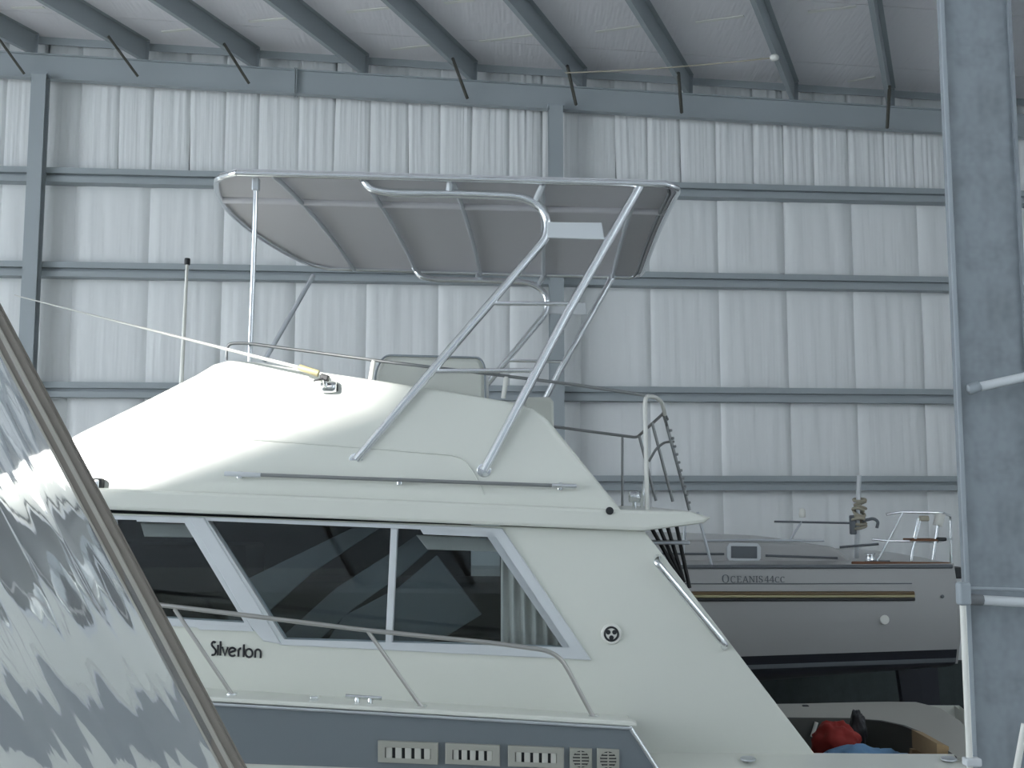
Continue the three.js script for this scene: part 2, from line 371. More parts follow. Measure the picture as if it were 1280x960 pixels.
// hull
const sh0 = L(270, 874, ZG), sh1 = L(790, 908, ZG), shK = (sh1.y - sh0.y) / (sh1.x - sh0.x);
const trimTop = L(790, 908, ZG), trimLow = L(824, 966, ZG), aftY = L(1100, 968, ZG).y, capY = L(1100, 943, ZS).y;
const sternX = 3.65;
const sheer = (x) => x <= trimTop.x ? sh0.y + (x - sh0.x) * shK : x >= trimLow.x ? aftY : trimTop.y + (aftY - trimTop.y) * (x - trimTop.x) / (trimLow.x - trimTop.x);
const half = (x) => { const t = Math.max(0, (-3.5 - x) / 4.2); return ZG * Math.sqrt(Math.max(0.0004, 1 - t * t)); };
{
  const xs = []; for (let x = -7.69; x < -3.4; x += 0.3) xs.push(x);
  for (let x = -3.4; x < trimTop.x; x += 0.35) xs.push(x);
  xs.push(trimTop.x, trimLow.x, trimLow.x + 0.4, trimLow.x + 1, sternX);
  const rows = xs.map((x) => {
    const b = half(x), y = sheer(x), yf = x > trimTop.x ? y - 0.5 : y, low = 0.55 + Math.max(0, -3.5 - x) * 0.22, out = [];
    const sec = [[1, 0], [0.995, -0.3], [0.97, -0.7], [0.9, -1.15], [0.5, -1.6]];
    for (const [k, d] of sec) out.push(V(x, Math.max(low + 0.02, y + d), b * k));
    out.push(V(x, low, 0.03), V(x, low, -0.03));
    for (const [k, d] of [...sec].reverse()) out.push(V(x, Math.max(low + 0.02, (k === 1 ? yf : y + d)), -b * k));
    return out;
  });
  const hull = part('hull', grid(rows), M.gel, yacht);
  const last = rows[rows.length - 1];
  part('transom', between(last, last.map((p) => p.clone().add(V(0.04, 0, 0)))), M.gel, yacht);
  part('paint_band', slab(pl([[-90, 852], [262, 881], [790, 911], [824, 966], [824, 985], [480, 961], [262, 953], [-90, 935]], ZG + 0.012), ZG + 0.012, 0.016, 0.003), M.greyPaint, yacht, 'blue-grey painted band on the topside');
  part('rub_rail', slab(pl([[-90, 845], [270, 871], [790, 901], [796, 904], [795, 908], [270, 877], [-90, 850]], ZG + 0.02), ZG + 0.03, 0.07, 0.008), M.gel, yacht);
  const insert = part('rub_rail_insert', slab(pl([[-90, 850], [270, 878], [790, 908], [790, 912], [270, 882], [-90, 854]], ZG + 0.02), ZG + 0.035, 0.04, 0.006), M.alu, yacht);
  part('sheer_trim', bar([L(787, 908, ZG + 0.02), L(824, 966, ZG + 0.02), L(840, 990, ZG + 0.02)], 0.013, 0.02), M.chrome, yacht, 'bright metal trim on the step in the sheer');
  // side deck and sole of the cabin
  const dk = xs.filter((x) => x <= trimTop.x), up = (s, o) => dk.map((x) => V(x, sheer(x) + 0.002, s * half(x) * o));
  part('deck', thick(dk.map((x) => [1, 0.5, 0, -0.5, -1].map((k) => V(x, sheer(x) - 0.004, k * half(x) * 0.985))), V(0, -0.04, 0)), M.gel, yacht);
  // sole
  const c0 = V(-3.3, sheer(-3.3) + 0.03, 0), c1 = V(0.55, sheer(0.55) + 0.03, 0);
  part('cabin_sole', between([V(c0.x, c0.y, 1.38), V(c1.x, c1.y, 1.38), V(c1.x, c1.y, -1.38), V(c0.x, c0.y, -1.38)], [V(c0.x, c0.y + 0.02, 1.38), V(c1.x, c1.y + 0.02, 1.38), V(c1.x, c1.y + 0.02, -1.38), V(c0.x, c0.y + 0.02, -1.38)]), M.carpet, yacht);
}
// cabin sides with window openings
const holeA = [[-74, 639], [238, 646], [318, 789], [-40, 766]], holeB = [[254, 646], [628, 660], [739, 825], [350, 806]];
{
  const out = [[-140, 632], [806, 664], [1028, 955], [1040, 985], [760, 985], [-90, 865]];
  const o = pl(out, ZS), hs = [pl(holeA, ZS), pl(holeB, ZS)];
  const near = slab(o, ZS, 0.06, 0.006, hs), farS = slab(o, -ZS + 0.06, 0.06, 0.006, hs);
  part('cabin_side', near, M.gel, yacht);
  part('cabin_side', farS, M.gel, yacht);
  const fx = o[0], f2 = o[5];
  part('cabin_front', between([V(fx.x, fx.y, 1.44), V(f2.x - 0.9, f2.y - 0.1, 1.2), V(f2.x - 0.9, f2.y - 0.1, -1.2), V(fx.x, fx.y, -1.44)], [V(fx.x + 0.06, fx.y, 1.44), V(f2.x - 0.82, f2.y - 0.1, 1.2), V(f2.x - 0.82, f2.y - 0.1, -1.2), V(fx.x + 0.06, fx.y, -1.44)]), M.gel, yacht);
  const bx = L(765, 800, ZS).x, y0 = sheer(0.6), y1 = L(765, 660, ZS).y;
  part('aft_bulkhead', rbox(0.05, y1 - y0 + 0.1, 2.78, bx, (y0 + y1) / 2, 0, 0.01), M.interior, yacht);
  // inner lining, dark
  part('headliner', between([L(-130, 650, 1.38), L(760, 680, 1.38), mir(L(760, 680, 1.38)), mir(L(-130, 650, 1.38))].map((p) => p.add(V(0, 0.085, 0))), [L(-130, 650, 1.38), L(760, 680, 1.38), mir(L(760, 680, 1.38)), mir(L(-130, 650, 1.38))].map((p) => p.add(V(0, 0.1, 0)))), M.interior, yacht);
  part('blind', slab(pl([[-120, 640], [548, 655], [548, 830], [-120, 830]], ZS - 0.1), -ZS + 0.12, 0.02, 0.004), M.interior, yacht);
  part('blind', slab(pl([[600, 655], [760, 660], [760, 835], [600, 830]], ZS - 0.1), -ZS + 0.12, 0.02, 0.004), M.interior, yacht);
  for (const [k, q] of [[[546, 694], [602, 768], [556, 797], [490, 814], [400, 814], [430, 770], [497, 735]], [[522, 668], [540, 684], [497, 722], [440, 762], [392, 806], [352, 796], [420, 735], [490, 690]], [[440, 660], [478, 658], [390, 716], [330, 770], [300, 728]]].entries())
    part('reflection_panel', slab(pl(q, 1.05 - 0.03 * k), 1.05 - 0.03 * k, 0.02, 0.004), M.reflectGrey, yacht, 'dim grey panel standing in for a window reflection');  // reflections in the glass, built as grey panels behind the pane
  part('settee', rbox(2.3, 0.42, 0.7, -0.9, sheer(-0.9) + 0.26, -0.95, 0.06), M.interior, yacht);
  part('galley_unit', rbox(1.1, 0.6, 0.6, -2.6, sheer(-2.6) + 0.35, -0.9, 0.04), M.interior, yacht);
  // window frames, panes, mullions on both sides
  const inA = [[-66, 643], [231, 650], [308, 779], [-34, 759]], inB = [[259, 650], [617, 664], [714, 810], [355, 800]];
  for (const s of [1, -1]) for (const [h, n] of [[holeA, inA], [holeB, inB]]) {
    const big = h === holeB, zf = s > 0 ? ZS + 0.014 : -ZS + 0.062;
    const win = part('window', slab(pl(h, ZS), zf, 0.076, 0.006, [pl(n, ZS)]), M.whiteMetal, yacht, 'aluminium window frame');
    const zp = s > 0 ? ZS - 0.03 : -ZS + 0.03;
    part('pane', slab(pl(n.map(([x, y]) => [x + (x > 180 ? 2 : -2), y + (y > 720 ? 2 : -2)]), ZS), zp, 0.006, 0), M.glass, win, 'dark tinted glass');
    if (big) {
      const m = part('mullion', slab(pl([[488.5, 660], [497, 660.5], [490, 807], [481.5, 806.5]], ZS), zf - 0.01, 0.045, 0.004), M.whiteMetal, win);
      part('sash_rail', slab(pl([[524, 660], [622, 665], [627, 672], [529, 668]], ZS), zf - 0.02, 0.03, 0.004), M.whiteMetal, win);
      part('sash_rail', slab(pl([[622, 811], [716, 812], [728, 821], [626, 818]], ZS), zf - 0.004, 0.03, 0.004), M.whiteMetal, win);
      part('sash_rail', slab(pl([[606, 667], [618, 668], [716, 811], [704, 811]], ZS), zf - 0.02, 0.03, 0.004), M.alu, win);
    } else {
      part('mullion', slab(pl([[137, 650], [144, 650], [150, 768], [143, 768]], ZS), zf - 0.01, 0.045, 0.004), M.whiteMetal, win);
      part('sash_rail', slab(pl([[170, 645], [232, 647], [234, 654], [172, 652]], ZS), zf + 0.001, 0.03, 0.004), M.whiteMetal, win);
      part('sash_rail', slab(pl([[243, 779], [310, 782], [318, 789], [250, 787]], ZS), zf + 0.001, 0.03, 0.004), M.whiteMetal, win);
    }
  }
  // broad raked pillar between the windows
  part('pillar', slab(pl([[236, 645.5], [256, 646.5], [353, 805], [330, 801], [314, 782]], ZS), ZS + 0.022, 0.05, 0.008), M.whiteMetal, yacht, 'raked pale pillar between the windows');
  for (const q of [[[175, 654], [238, 655], [243, 672], [180, 671]], [[520, 669], [632, 673], [636, 690], [534, 687]]]) part('valance', slab(pl(q, ZS - 0.2), ZS - 0.2, 0.05, 0.008), M.cloth, yacht);
}
{ // pleated curtain behind the aft corner of the window
  const rows = [];
  for (let j = 0; j <= 6; j++) { const v = j / 6, r = []; for (let i = 0; i <= 60; i++) { const u = i / 60, p = L(626 + 96 * u, 676 + 134 * v, ZS - 0.14); p.z += 0.022 * Math.sin(u * 44 + 0.6 * Math.sin(v * 3)) * (0.6 + 0.4 * v); r.push(p); } rows.push(r); }
  const c = thing('curtain', 'beige pleated curtain hanging inside the aft corner of the yacht window', 'curtain', B);
  part('cloth', thick(rows, V(0, 0, -0.006)), M.cloth, c);
  part('curtain_rail', bar([L(600, 673, ZS - 0.14), L(735, 677, ZS - 0.14)], 0.008), M.alu, c);
}
// flybridge: deck with overhang, coaming, front cowl
{
  part('bridge_deck', slab(pl([[-60, 604], [130, 610], [500, 625], [775, 637], [862, 639], [889, 647], [880, 654], [804, 664], [500, 652], [130, 637], [-60, 630]], ZF + 0.06), ZF + 0.06, 2 * (ZF + 0.06), 0.02), M.gel, yacht);
  const base = L(300, 630, ZF).y, lean = 0.17, tilt = (g, s = 1) => { const a = g.attributes.position; for (let i = 0; i < a.count; i++) a.setZ(i, a.getZ(i) - s * Math.max(0, a.getY(i) - base) * lean); g.computeVertexNormals(); return g; };
  const top = [[12, 588], [60, 563], [100, 540], [180, 499], [240, 467], [262, 453], [281, 448], [310, 450], [470, 474], [560, 488], [640, 502], [666, 510], [684, 523], [704, 548], [778, 640]];
  const o = pl([...top, [776, 648], [30, 620]], ZF - 0.06);
  part('coaming', tilt(slab(o, ZF, 0.07, 0.016)), M.gel, yacht);
  part('coaming', tilt(slab(o, -ZF + 0.07, 0.07, 0.016), -1), M.gel, yacht);
  // cowl across the front, rounded forward in plan
  const prof = pl([[281, 450], [262, 456], [240, 470], [180, 502], [100, 543], [60, 566], [14, 592], [32, 618]], ZF - 0.06), rows = [];
  for (let j = 0; j <= 16; j++) { const s = 1 - j / 8; rows.push(prof.map((p) => { const zz = s * (ZF - 0.05 - Math.max(0, p.y - base) * lean); return V(p.x - 0.35 * (1 - s * s), p.y, zz); })); }
  part('cowl', thick(rows, V(0.02, -0.04, 0)), M.gel, yacht);
  const zt = (py, px = 400) => { const y = L(px, py, ZF - 0.05).y; return ZF - Math.max(0, y - base) * lean; };
  const on = (px, py, off = 0) => L(px, py, zt(py, px) + off);
  part('moulding', bar([on(186, 540), on(470, 561), on(566, 569), on(580, 574), on(592, 590), on(606, 618)], 0.0045, 0.05, 6), M.gel, yacht);
  part('moulding', bar([on(105, 611, 0.012), on(500, 627, 0.012), on(776, 639, 0.012)], 0.006, 0, 6), M.gelWarm, yacht);
  // outrigger pole along the coaming
  const rod = part('outrigger_pole', bar([on(282, 592, 0.04), on(720, 608, 0.04)], 0.0105, 0, 10), M.dull, yacht);
  part('end_sleeve', bar([on(281, 592, 0.04), on(326, 594, 0.04)], 0.014, 0, 10), M.whiteMetal, rod);
  part('end_sleeve', bar([on(690, 606.8, 0.04), on(721, 608, 0.04)], 0.014, 0, 10), M.chrome, rod);
  for (const [x, y] of [[500, 601], [700, 607], [300, 593]]) part('bracket', rbox(0.03, 0.045, 0.06, on(x, y, 0.02).x, on(x, y + 1, 0.02).y, on(x, y, 0.012).z, 0.008), M.chrome, rod);
  // nav light
  const nl = on(125, 605, 0);
  const lamp = part('navigation_light', rbox(0.062, 0.066, 0.06, nl.x, nl.y, nl.z + 0.03, 0.015), M.black, yacht);
  part('lens', rbox(0.03, 0.05, 0.02, nl.x + 0.006, nl.y, nl.z + 0.062, 0.008), M.chrome, lamp);
  const ov = L(762, 638.5, ZF + 0.06);
  part('drain_fitting', disc(0.022, 0.012, ov, 'z').scale(1, 1, 1), M.black, yacht);
  // antenna folded down on its clamp
  const a0 = on(372, 459, 0.1), a1 = on(18, 369, 0.35);
  const ant = part('antenna', bar([a0, a0.clone().lerp(a1, 0.5), a1], 0.0105, 0, 8, 0.003), M.whip, yacht, 'white whip antenna folded forward');
  part('ferrule', bar([on(374, 459, 0.1), on(398, 467, 0.1)], 0.019, 0, 10, 0.021), M.ferrule, ant);
  const h = on(406, 472, 0.1);
  part('ratchet', rbox(0.05, 0.035, 0.05, h.x, h.y, h.z, 0.008, 0, -0.3), M.black, ant);
  part('lever', bar([on(392, 476, 0.12), on(404, 473, 0.12)], 0.006), M.black, ant);
  part('stem', bar([on(406, 473, 0.1), on(407, 484, 0.05)], 0.012), M.chrome, ant);
  const hb = on(411, 484, 0.03);
  part('mount', disc(0.032, 0.09, V(hb.x - 0.045, hb.y, hb.z), 'x'), M.chrome, ant);
  part('mount_plate', rbox(0.1, 0.05, 0.03, hb.x, hb.y, hb.z - 0.025, 0.01), M.black, ant);
  // seat and console inside the bridge
  const seat = part('helm_seat', slab(fillet([L(466, 520, 0.45), L(470, 462, 0.45), L(480, 444, 0.45), L(600, 447, 0.45), L(606, 458, 0.45), L(607, 530, 0.45)], 0.05), 0.45, 0.5, 0.03), M.gel, yacht);
  part('seat_piping', bar([L(467, 510, 0.46), L(470, 462, 0.46), L(480, 444, 0.46), L(600, 447, 0.46), L(606, 458, 0.46), L(607, 510, 0.46)], 0.007, 0.05, 6), M.steelEdge, seat);
  part('console', slab(pl([[655, 501], [661, 496], [687, 496], [692, 502], [694, 640], [655, 640]], -0.6), -0.6, 0.3, 0.02), M.gel, yacht);
  // bridge rail
  const zr = 1.3;
  const rail = part('bridge_rail', bar([L(283, 450, zr), L(283, 429, zr), L(310, 429, zr), L(480, 452, zr), L(600, 466, zr), L(720, 481, zr), L(806, 494, zr)], 0.0095, 0.05, 8), M.dull, yacht);
  for (const [x, y, b] of [[467, 451, 474], [633, 471, 498]]) part('stanchion', bar([L(x, y, zr), L(x - 4, b, zr)], 0.014, 0, 8), M.whip, rail);
  // aft hand hoop, ladder and far rail
  const hoop = part('ladder_hoop', bar([L(809, 637, zr), L(806, 495, zr), L(818, 496, zr - 0.15), L(827, 502, zr - 0.4), L(831, 518, zr - 0.6)], 0.013, 0.06, 10), M.whip, yacht);
  const z2 = 0.2;
  const lad = part('ladder', bar([L(829, 516, zr - 0.6), L(833, 530, z2), L(862, 638, z2)], 0.011, 0.03), M.dull, yacht);
  part('ladder_rail', bar([L(815, 528, z2 - 0.5), L(841, 627, z2 - 0.5)], 0.011), M.dull, lad);
  part('ladder_rail', bar([L(799, 545, z2 - 0.9), L(820, 626, z2 - 0.9)], 0.011), M.dull, lad);
  for (let k = 0; k < 10; k++) { const y = 538 + k * 10, x = 835 + k * 2.55; part('rung_pad', rbox(0.022, 0.018, 0.05, L(x + 3, y, z2).x, L(x, y, z2).y, z2, 0.006), M.dull, lad); }
  part('brace', bar([L(811, 577, 0), L(820, 561, 0), L(830, 553, 0), L(842, 552, 0.1)], 0.009, 0.03), M.dull, lad);
  for (const [a, b, c, d] of [[803, 640, 846, 716], [816, 640, 851, 722], [829, 640, 855, 728], [842, 640, 862, 735]]) part('ladder_stringer', bar([L(a, b, 0.5), L(c, d, 0.5)], 0.013, 0, 8), M.rubber, lad);
  part('ladder_step', rbox(0.26, 0.025, 0.12, L(836, 677, 0.5).x, L(836, 678, 0.5).y, 0.5, 0.008), M.alu, lad);
  const fr = -1.25;
  const frail = part('aft_rail', bar([L(640, 526, fr), L(690, 533, fr), L(796, 547, fr), L(830, 516, -0.7), L(834, 524, -0.5)], 0.012, 0.04), M.dull, yacht);
  for (const [x, y, b] of [[778, 546, 634], [660, 530, 640]]) part('stanchion', bar([L(x, y, fr), L(x, b, fr)], 0.01), M.dull, frail);
  // spot light on the aft corner
  const sp = L(793, 621, 0.9);
  const spot = part('spotlight', disc(0.035, 0.07, V(sp.x - 0.035, sp.y, sp.z), 'x'), M.chrome, yacht);
  part('hose', bar([L(800, 628, 0.9), L(804, 610, 0.95), L(806, 600, 1.1), L(804, 618, 1.15), L(802, 634, 1.1)], 0.008, 0.04, 8), M.chrome, spot);
  part('foot', bar([V(sp.x, sp.y, sp.z), V(sp.x, sp.y - 0.09, sp.z)], 0.014), M.chrome, spot);
  // anchor-light pole at the front
  const zp = -0.5, mast = part('light_mast', bar([L(226, 490, zp), L(234, 330, zp)], 0.018, 0, 8, 0.012), M.whip, yacht);
  part('lamp_head', disc(0.022, 0.05, V(L(234, 331, zp).x, L(234, 331, zp).y, zp), 'y'), M.black, mast);
}
// hardtop frame and canopy
{
  const zc = 1.36, yTop = (px) => L(px, 219 + (px - 290) * 0.026, zc);
  const n0 = L(276, 215.5, zc), n1 = L(852, 231, zc), slope = (n1.y - n0.y) / (n1.x - n0.x);
  const cy = (x, z) => n0.y + (x - n0.x) * slope + 0.05 * (1 - (z / zc) ** 2);
  const ax = n1.x, fx = n0.x;
  const front = (z) => fx - 0.28 * (1 - Math.abs(z / zc) ** 2.2) + 0.1 * Math.max(0, (Math.abs(z) - 1.15) / 0.21) ** 2;
  const back = (z) => ax - 0.1 * Math.max(0, (Math.abs(z) - 1.2) / 0.16) ** 2;
  const rim = [];
  for (let j = 0; j <= 28; j++) { const z = zc * (1 - j / 14); rim.push(V(front(z), cy(front(z), z), z)); }
  for (let j = 0; j <= 28; j++) { const z = -zc * (1 - j / 14); rim.push(V(back(z), cy(back(z), z), z)); }
  const ring = [...rim, rim[0].clone()];
  const top = part('hardtop', bar(ring, 0.02, 0, 10), M.chrome, yacht, 'tubular frame of the hardtop');
  const rows = [];
  for (let j = 0; j <= 20; j++) { const z = zc * (1 - j / 10), r = []; for (let i = 0; i <= 24; i++) { const x = front(z) + (back(z) - front(z)) * i / 24; r.push(V(x, cy(x, z) + 0.012, z)); } rows.push(r); }
  part('canopy', thick(rows, V(0, 0.014, 0)), M.canvas, top, 'grey stretched canopy');
  for (const px of [342, 452, 566, 678, 800]) {
    const x = L(px, 222, zc).x, r = [];
    for (let j = 0; j <= 20; j++) { const z = (zc - 0.01) * (1 - j / 10); r.push(V(x, cy(x, z) - 0.012, z)); }
    part('rib', bar(r, 0.016, 0, 8), M.alu, top);
  }
  { const r = []; for (let i = 0; i <= 10; i++) { const x = front(0.6) + 0.02 + (ax - front(0.6) - 0.04) * i / 10; r.push(V(x, cy(x, 0.6) + 0.004, 0.6)); } part('batten', bar(r, 0.03, 0, 12), M.canvas, top); }
  // rub strip along the aft edge
  { const r = []; for (let j = 1; j <= 27; j++) { const z = zc * (1 - j / 14); r.push(V(back(z) - 0.05, cy(ax, z) - 0.01, z)); } part('edge_strip', bar(r, 0.012, 0, 6), M.canvasTrim, top); }
  for (const s of [1, -1]) {
    const q = (px, py, z) => { const p = L(px, py, z); return s > 0 ? p : mir(p); };
    const legA = part('tower_leg', bar([q(445, 575, 1.42), q(530, 475, 1.38), q(612, 380, 1.345), q(686, 294, 1.31), q(682, 262, 1.3), q(655, 246, 1.3), q(600, 243, 1.3), q(485, 241, 1.3), q(462, 236, 1.3), q(452, 220, 1.3)], 0.026, 0.14, 12), M.chrome, top);
    const legB = part('tower_leg', bar([q(605, 588, 1.44), q(720, 372, 1.36), q(802, 229, 1.34)], 0.027, 0.1, 12), M.chrome, top);
    part('tower_rung', bar([q(612, 379, 1.345), q(716, 380, 1.36)], 0.013, 0, 8), M.chrome, top);
    part('tower_rung', bar([q(538, 464, 1.37), q(672, 463, 1.39)], 0.014, 0, 8), M.chrome, top);
    const c = [[684, 278], [752, 279], [756, 300], [684, 298]].map(([x, y]) => L(x, y, 1.32)), plate = slab(c, 0.012, 0.024, 0.006);
    part('side_plate', plate.translate(0, 0, s * 1.325), M.whiteMetal, top, 'pale flat plate between the tower legs');
    for (const [a, b, cc, d] of [[563, 228, 561, 242], [680, 229, 668, 252]]) part('strap', bar([q(a, b, 1.33), q(cc, d, 1.3)], 0.022, 0, 4), M.whiteMetal, top);
    for (const [x, y, z] of [[445, 575, 1.415], [605, 588, 1.435]]) { const p = q(x, y, z); part('foot_flange', disc(0.042, 0.03, V(p.x, p.y, s > 0 ? p.z - 0.02 : p.z - 0.01)), M.chrome, top); }
  }
  const post = part('front_post', bar([L(320, 232, 1.27), L(318, 300, 1.27), L(312, 452, 1.24)], 0.0155, 0, 10), M.chrome, top);
  part('post_socket', rbox(0.045, 0.08, 0.045, L(320, 231, 1.27).x, L(320, 231, 1.27).y, 1.27, 0.01), M.alu, post);
  part('front_post', bar([L(392, 344, -1.25), L(330, 452, -1.1)], 0.019, 0, 8), M.alu, top);
}
// side-deck hand rail
{
  const z = ZG - 0.06;
  const rail = part('hand_rail', bar([L(-60, 725, z), L(200, 756, z), L(460, 788, z), L(620, 804, z), L(698, 815, z), L(742, 897, z)], 0.0125, 0.1, 10), M.rail, yacht, 'polished tube rail along the side deck');
  for (const [a, b, c, d] of [[218, 761, 290, 868], [460, 789, 527, 884], [-10, 733, 60, 850]]) part('rail_post', bar([L(a, b, z), L(c, d, z)], 0.011, 0, 8), M.rail, rail);
  for (const [x, y] of [[290, 868], [527, 884], [742, 896]]) { const p = L(x, y, z); part('rail_foot', disc(0.03, 0.014, V(p.x, p.y - 0.006, p.z), 'y', 14), M.chrome, rail); }
  const c0 = L(432, 870, z), c1 = L(477, 873, z), cl = part('mooring_cleat', bar([c0, c1], 0.011, 0, 8), M.chrome, yacht);
  for (const k of [0.32, 0.68]) { const p = c0.clone().lerp(c1, k); part('cleat_leg', bar([p, p.clone().add(V(0, -0.045, 0))], 0.011, 0, 8, 0.016), M.chrome, cl); }
  const f = L(393, 872, z); part('deck_fitting', rbox(0.045, 0.03, 0.04, f.x, f.y - 0.005, f.z, 0.01), M.chrome, yacht);
  // grab rail on the raked wing
  const g = part('grab_rail', bar([L(822, 697, ZS), L(820, 702, ZS + 0.07), L(906, 806, ZS + 0.07), L(905, 808, ZS)], 0.02, 0.03, 10), M.chrome, yacht);
  // round vent with three lobes
  const e = L(764, 792, ZS), em = part('round_vent', disc(0.058, 0.018, V(e.x, e.y, e.z), 'z', 28), M.whip, yacht, 'white ring with a dark three-lobed vent');
  part('vent_ring', new THREE.TorusGeometry(0.037, 0.006, 8, 28).translate(e.x, e.y, e.z + 0.018), M.black, em);
  for (const a of [90, 210, 330]) part('vent_lobe', disc(0.013, 0.008, V(e.x + 0.02 * Math.cos(a * Math.PI / 180 + Math.PI), e.y + 0.02 * Math.sin(a * Math.PI / 180 + Math.PI), e.z + 0.015), 'z', 12), M.black, em);
  // engine-room louvres in the painted band
  const zb = ZG + 0.012;
  for (const [x0, y0, x1, y1] of [[473, 925, 548, 953], [557, 928, 625, 955], [635, 931, 705, 958]]) {
    const o = pl([[x0, y0], [x1, y0 + 3], [x1, y1 + 2], [x0, y1 - 1]], zb), ih = pl([[x0 + 8, y0 + 7], [x1 - 8, y0 + 9], [x1 - 8, y1 - 4], [x0 + 8, y1 - 6]], zb);
    const v = part('louvre_vent', slab(o, zb + 0.02, 0.03, 0.004, [ih]), M.grille, yacht, 'beige louvred vent frame');
    part('vent_back', slab(ih, zb + 0.003, 0.004, 0), M.black, v);
    for (let k = 0; k < 5; k++) { const x = x0 + 9.5 + k * (x1 - x0 - 15) / 5, w = (x1 - x0 - 16) / 5 * 0.68; part('louvre', slab(pl([[x, y0 + 6.5], [x + w, y0 + 7], [x + w, y1 - 3.6], [x, y1 - 4.2]], zb), zb + 0.014, 0.01, 0.004), M.louvre, v); }
  }
  for (const [x0, y0] of [[712, 934], [746, 935]]) {
    const v = part('square_vent', slab(pl([[x0, y0], [x0 + 28, y0 + 1.5], [x0 + 28, y0 + 28], [x0, y0 + 27]], zb), zb + 0.016, 0.026, 0.005), M.grille, yacht);
    const c = L(x0 + 14, y0 + 14, zb);
    part('vent_dish', disc(0.043, 0.004, V(c.x, c.y, zb + 0.014), 'z', 20), M.rubber, v);
    for (let k = -2; k <= 2; k++) { const w = 2 * Math.sqrt(0.043 ** 2 - (k * 0.016) ** 2); part('grille_bar', rbox(w, 0.009, 0.008, c.x, c.y + k * 0.016, zb + 0.019, 0.003), M.grille, v); }
    part('grille_bar', rbox(0.008, 0.086, 0.008, c.x, c.y, zb + 0.019, 0.003), M.grille, v);
  }
}
{ // builder's name beside the window: strokes in units of the small letters' height
  const arc = (cx, cy, r, a, b, n = 12, ry = r) => { const o = []; for (let i = 0; i <= n; i++) { const t = (a + (b - a) * i / n) * Math.PI / 180; o.push([cx + r * Math.cos(t), cy + ry * Math.sin(t)]); } return o; };
  const strokes = [
    [...arc(0.45, 1.28, 0.3, 40, 215, 9), ...arc(0.32, 0.42, 0.42, 50, -110, 9)],
    [[1.02, 0], [1.02, 1.25]], [[1.36, 0], [1.36, 1.7]], [[1.62, 1.05], [2.0, 0.02], [2.38, 1.05]],
    [[2.62, 0.42], [3.45, 0.72], ...arc(3.02, 0.52, 0.5, 25, 320, 14)], [[3.84, 0], [3.84, 0.7], ...arc(4.14, 0.7, 0.3, 180, 80, 6)],
    [[4.56, 0], [4.56, 1.5]], arc(5.28, 0.5, 0.48, 0, 360, 20), [[6.14, 0], [6.14, 0.62], ...arc(6.5, 0.62, 0.38, 180, 0, 9), [6.88, 0]],
  ];
  const o = L(263, 818.5, ZS), e = L(326, 822.5, ZS), u = e.clone().sub(o).divideScalar(6.9), h = L(263, 808, ZS).y - o.y;
  strokes.forEach((s) => part('lettering', bar(s.map(([x, y]) => V(o.x + u.x * x, o.y + u.y * x + h * y, ZS + 0.003)), 0.0058, 0, 6), M.letter, yacht));
}
// cockpit: gunwale cap, liner, far coaming, fill caps
{
  const n = V(0, 1, -0.1), k = n.dot(V(0, capY, ZS)), C = (px, py) => B.hit(px, py, n, k);
  const cap = [V(0.72, capY, ZS - 0.02), V(sternX, capY, ZS - 0.02), V(sternX, aftY, ZG + 0.02), V(0.8, aftY, ZG + 0.02)];
  part('gunwale_cap', between(cap, cap.map((p) => p.clone().add(V(0, -0.05, 0)))), M.gel, yacht);
  const outer = [[955, 880], [1000, 879.5], [1060, 878], [1110, 877], [1145, 877.5], [1175, 885], [1200, 901], [1222, 925], [1232, 950]], inner = [[955, 897], [1000, 897.5], [1060, 898], [1100, 901], [1128, 907], [1150, 916], [1168, 927], [1182, 936], [1196, 946]];
  const mid = outer.map((p, i) => [(p[0] + inner[i][0]) / 2, (p[1] + inner[i][1]) / 2]);
  const rows = [outer.map(([x, y]) => C(x, y)), mid.map(([x, y]) => C(x, y).add(V(0, 0.012, 0))), inner.map(([x, y]) => C(x, y))];
  const coam = part('cockpit_coaming', thick(rows, V(0, -0.05, 0)), M.coam, yacht);
  const wallIn = rows[2].map((p) => p.clone()), low = wallIn.map((p) => V(p.x - 0.02, capY - 0.75, p.z + 0.03));
  part('cockpit_liner', thick([wallIn, low], V(0.02, 0, -0.02)), M.liner, coam);
  part('cockpit_liner', between([V(0.7, capY - 0.03, ZS), V(sternX, capY - 0.03, ZS), V(sternX, capY - 0.75, ZS), V(0.7, capY - 0.75, ZS)], [V(0.7, capY - 0.03, ZS + 0.02), V(sternX, capY - 0.03, ZS + 0.02), V(sternX, capY - 0.75, ZS + 0.02), V(0.7, capY - 0.75, ZS + 0.02)]), M.liner, coam);
  part('cockpit_sole', rbox(sternX - 0.65, 0.04, 2.95, (0.65 + sternX) / 2, capY - 0.77, 0, 0.01), M.liner, yacht);
  for (const [x, y] of [[935, 950], [1186, 950]]) {
    const p = B.hit(x, y, V(0, 1, 0), (capY + aftY) / 2 + 0.012); const f = disc(0.042, 0.012, V(0, 0, 0), 'y', 18); f.rotateX(0.06); f.translate(p.x, p.y, p.z);
    part('filler_cap', f, M.alu, yacht);
  }
  const s = C(1007, 884); part('socket', rbox(0.05, 0.035, 0.05, s.x, s.y, s.z, 0.01), M.black, coam);
  const cl = C(1018, 897); part('cleat', bar([V(cl.x, cl.y - 0.02, cl.z + 0.06), V(cl.x - 0.04, cl.y - 0.12, cl.z + 0.08)], 0.014, 0, 8), M.whip, coam);
}
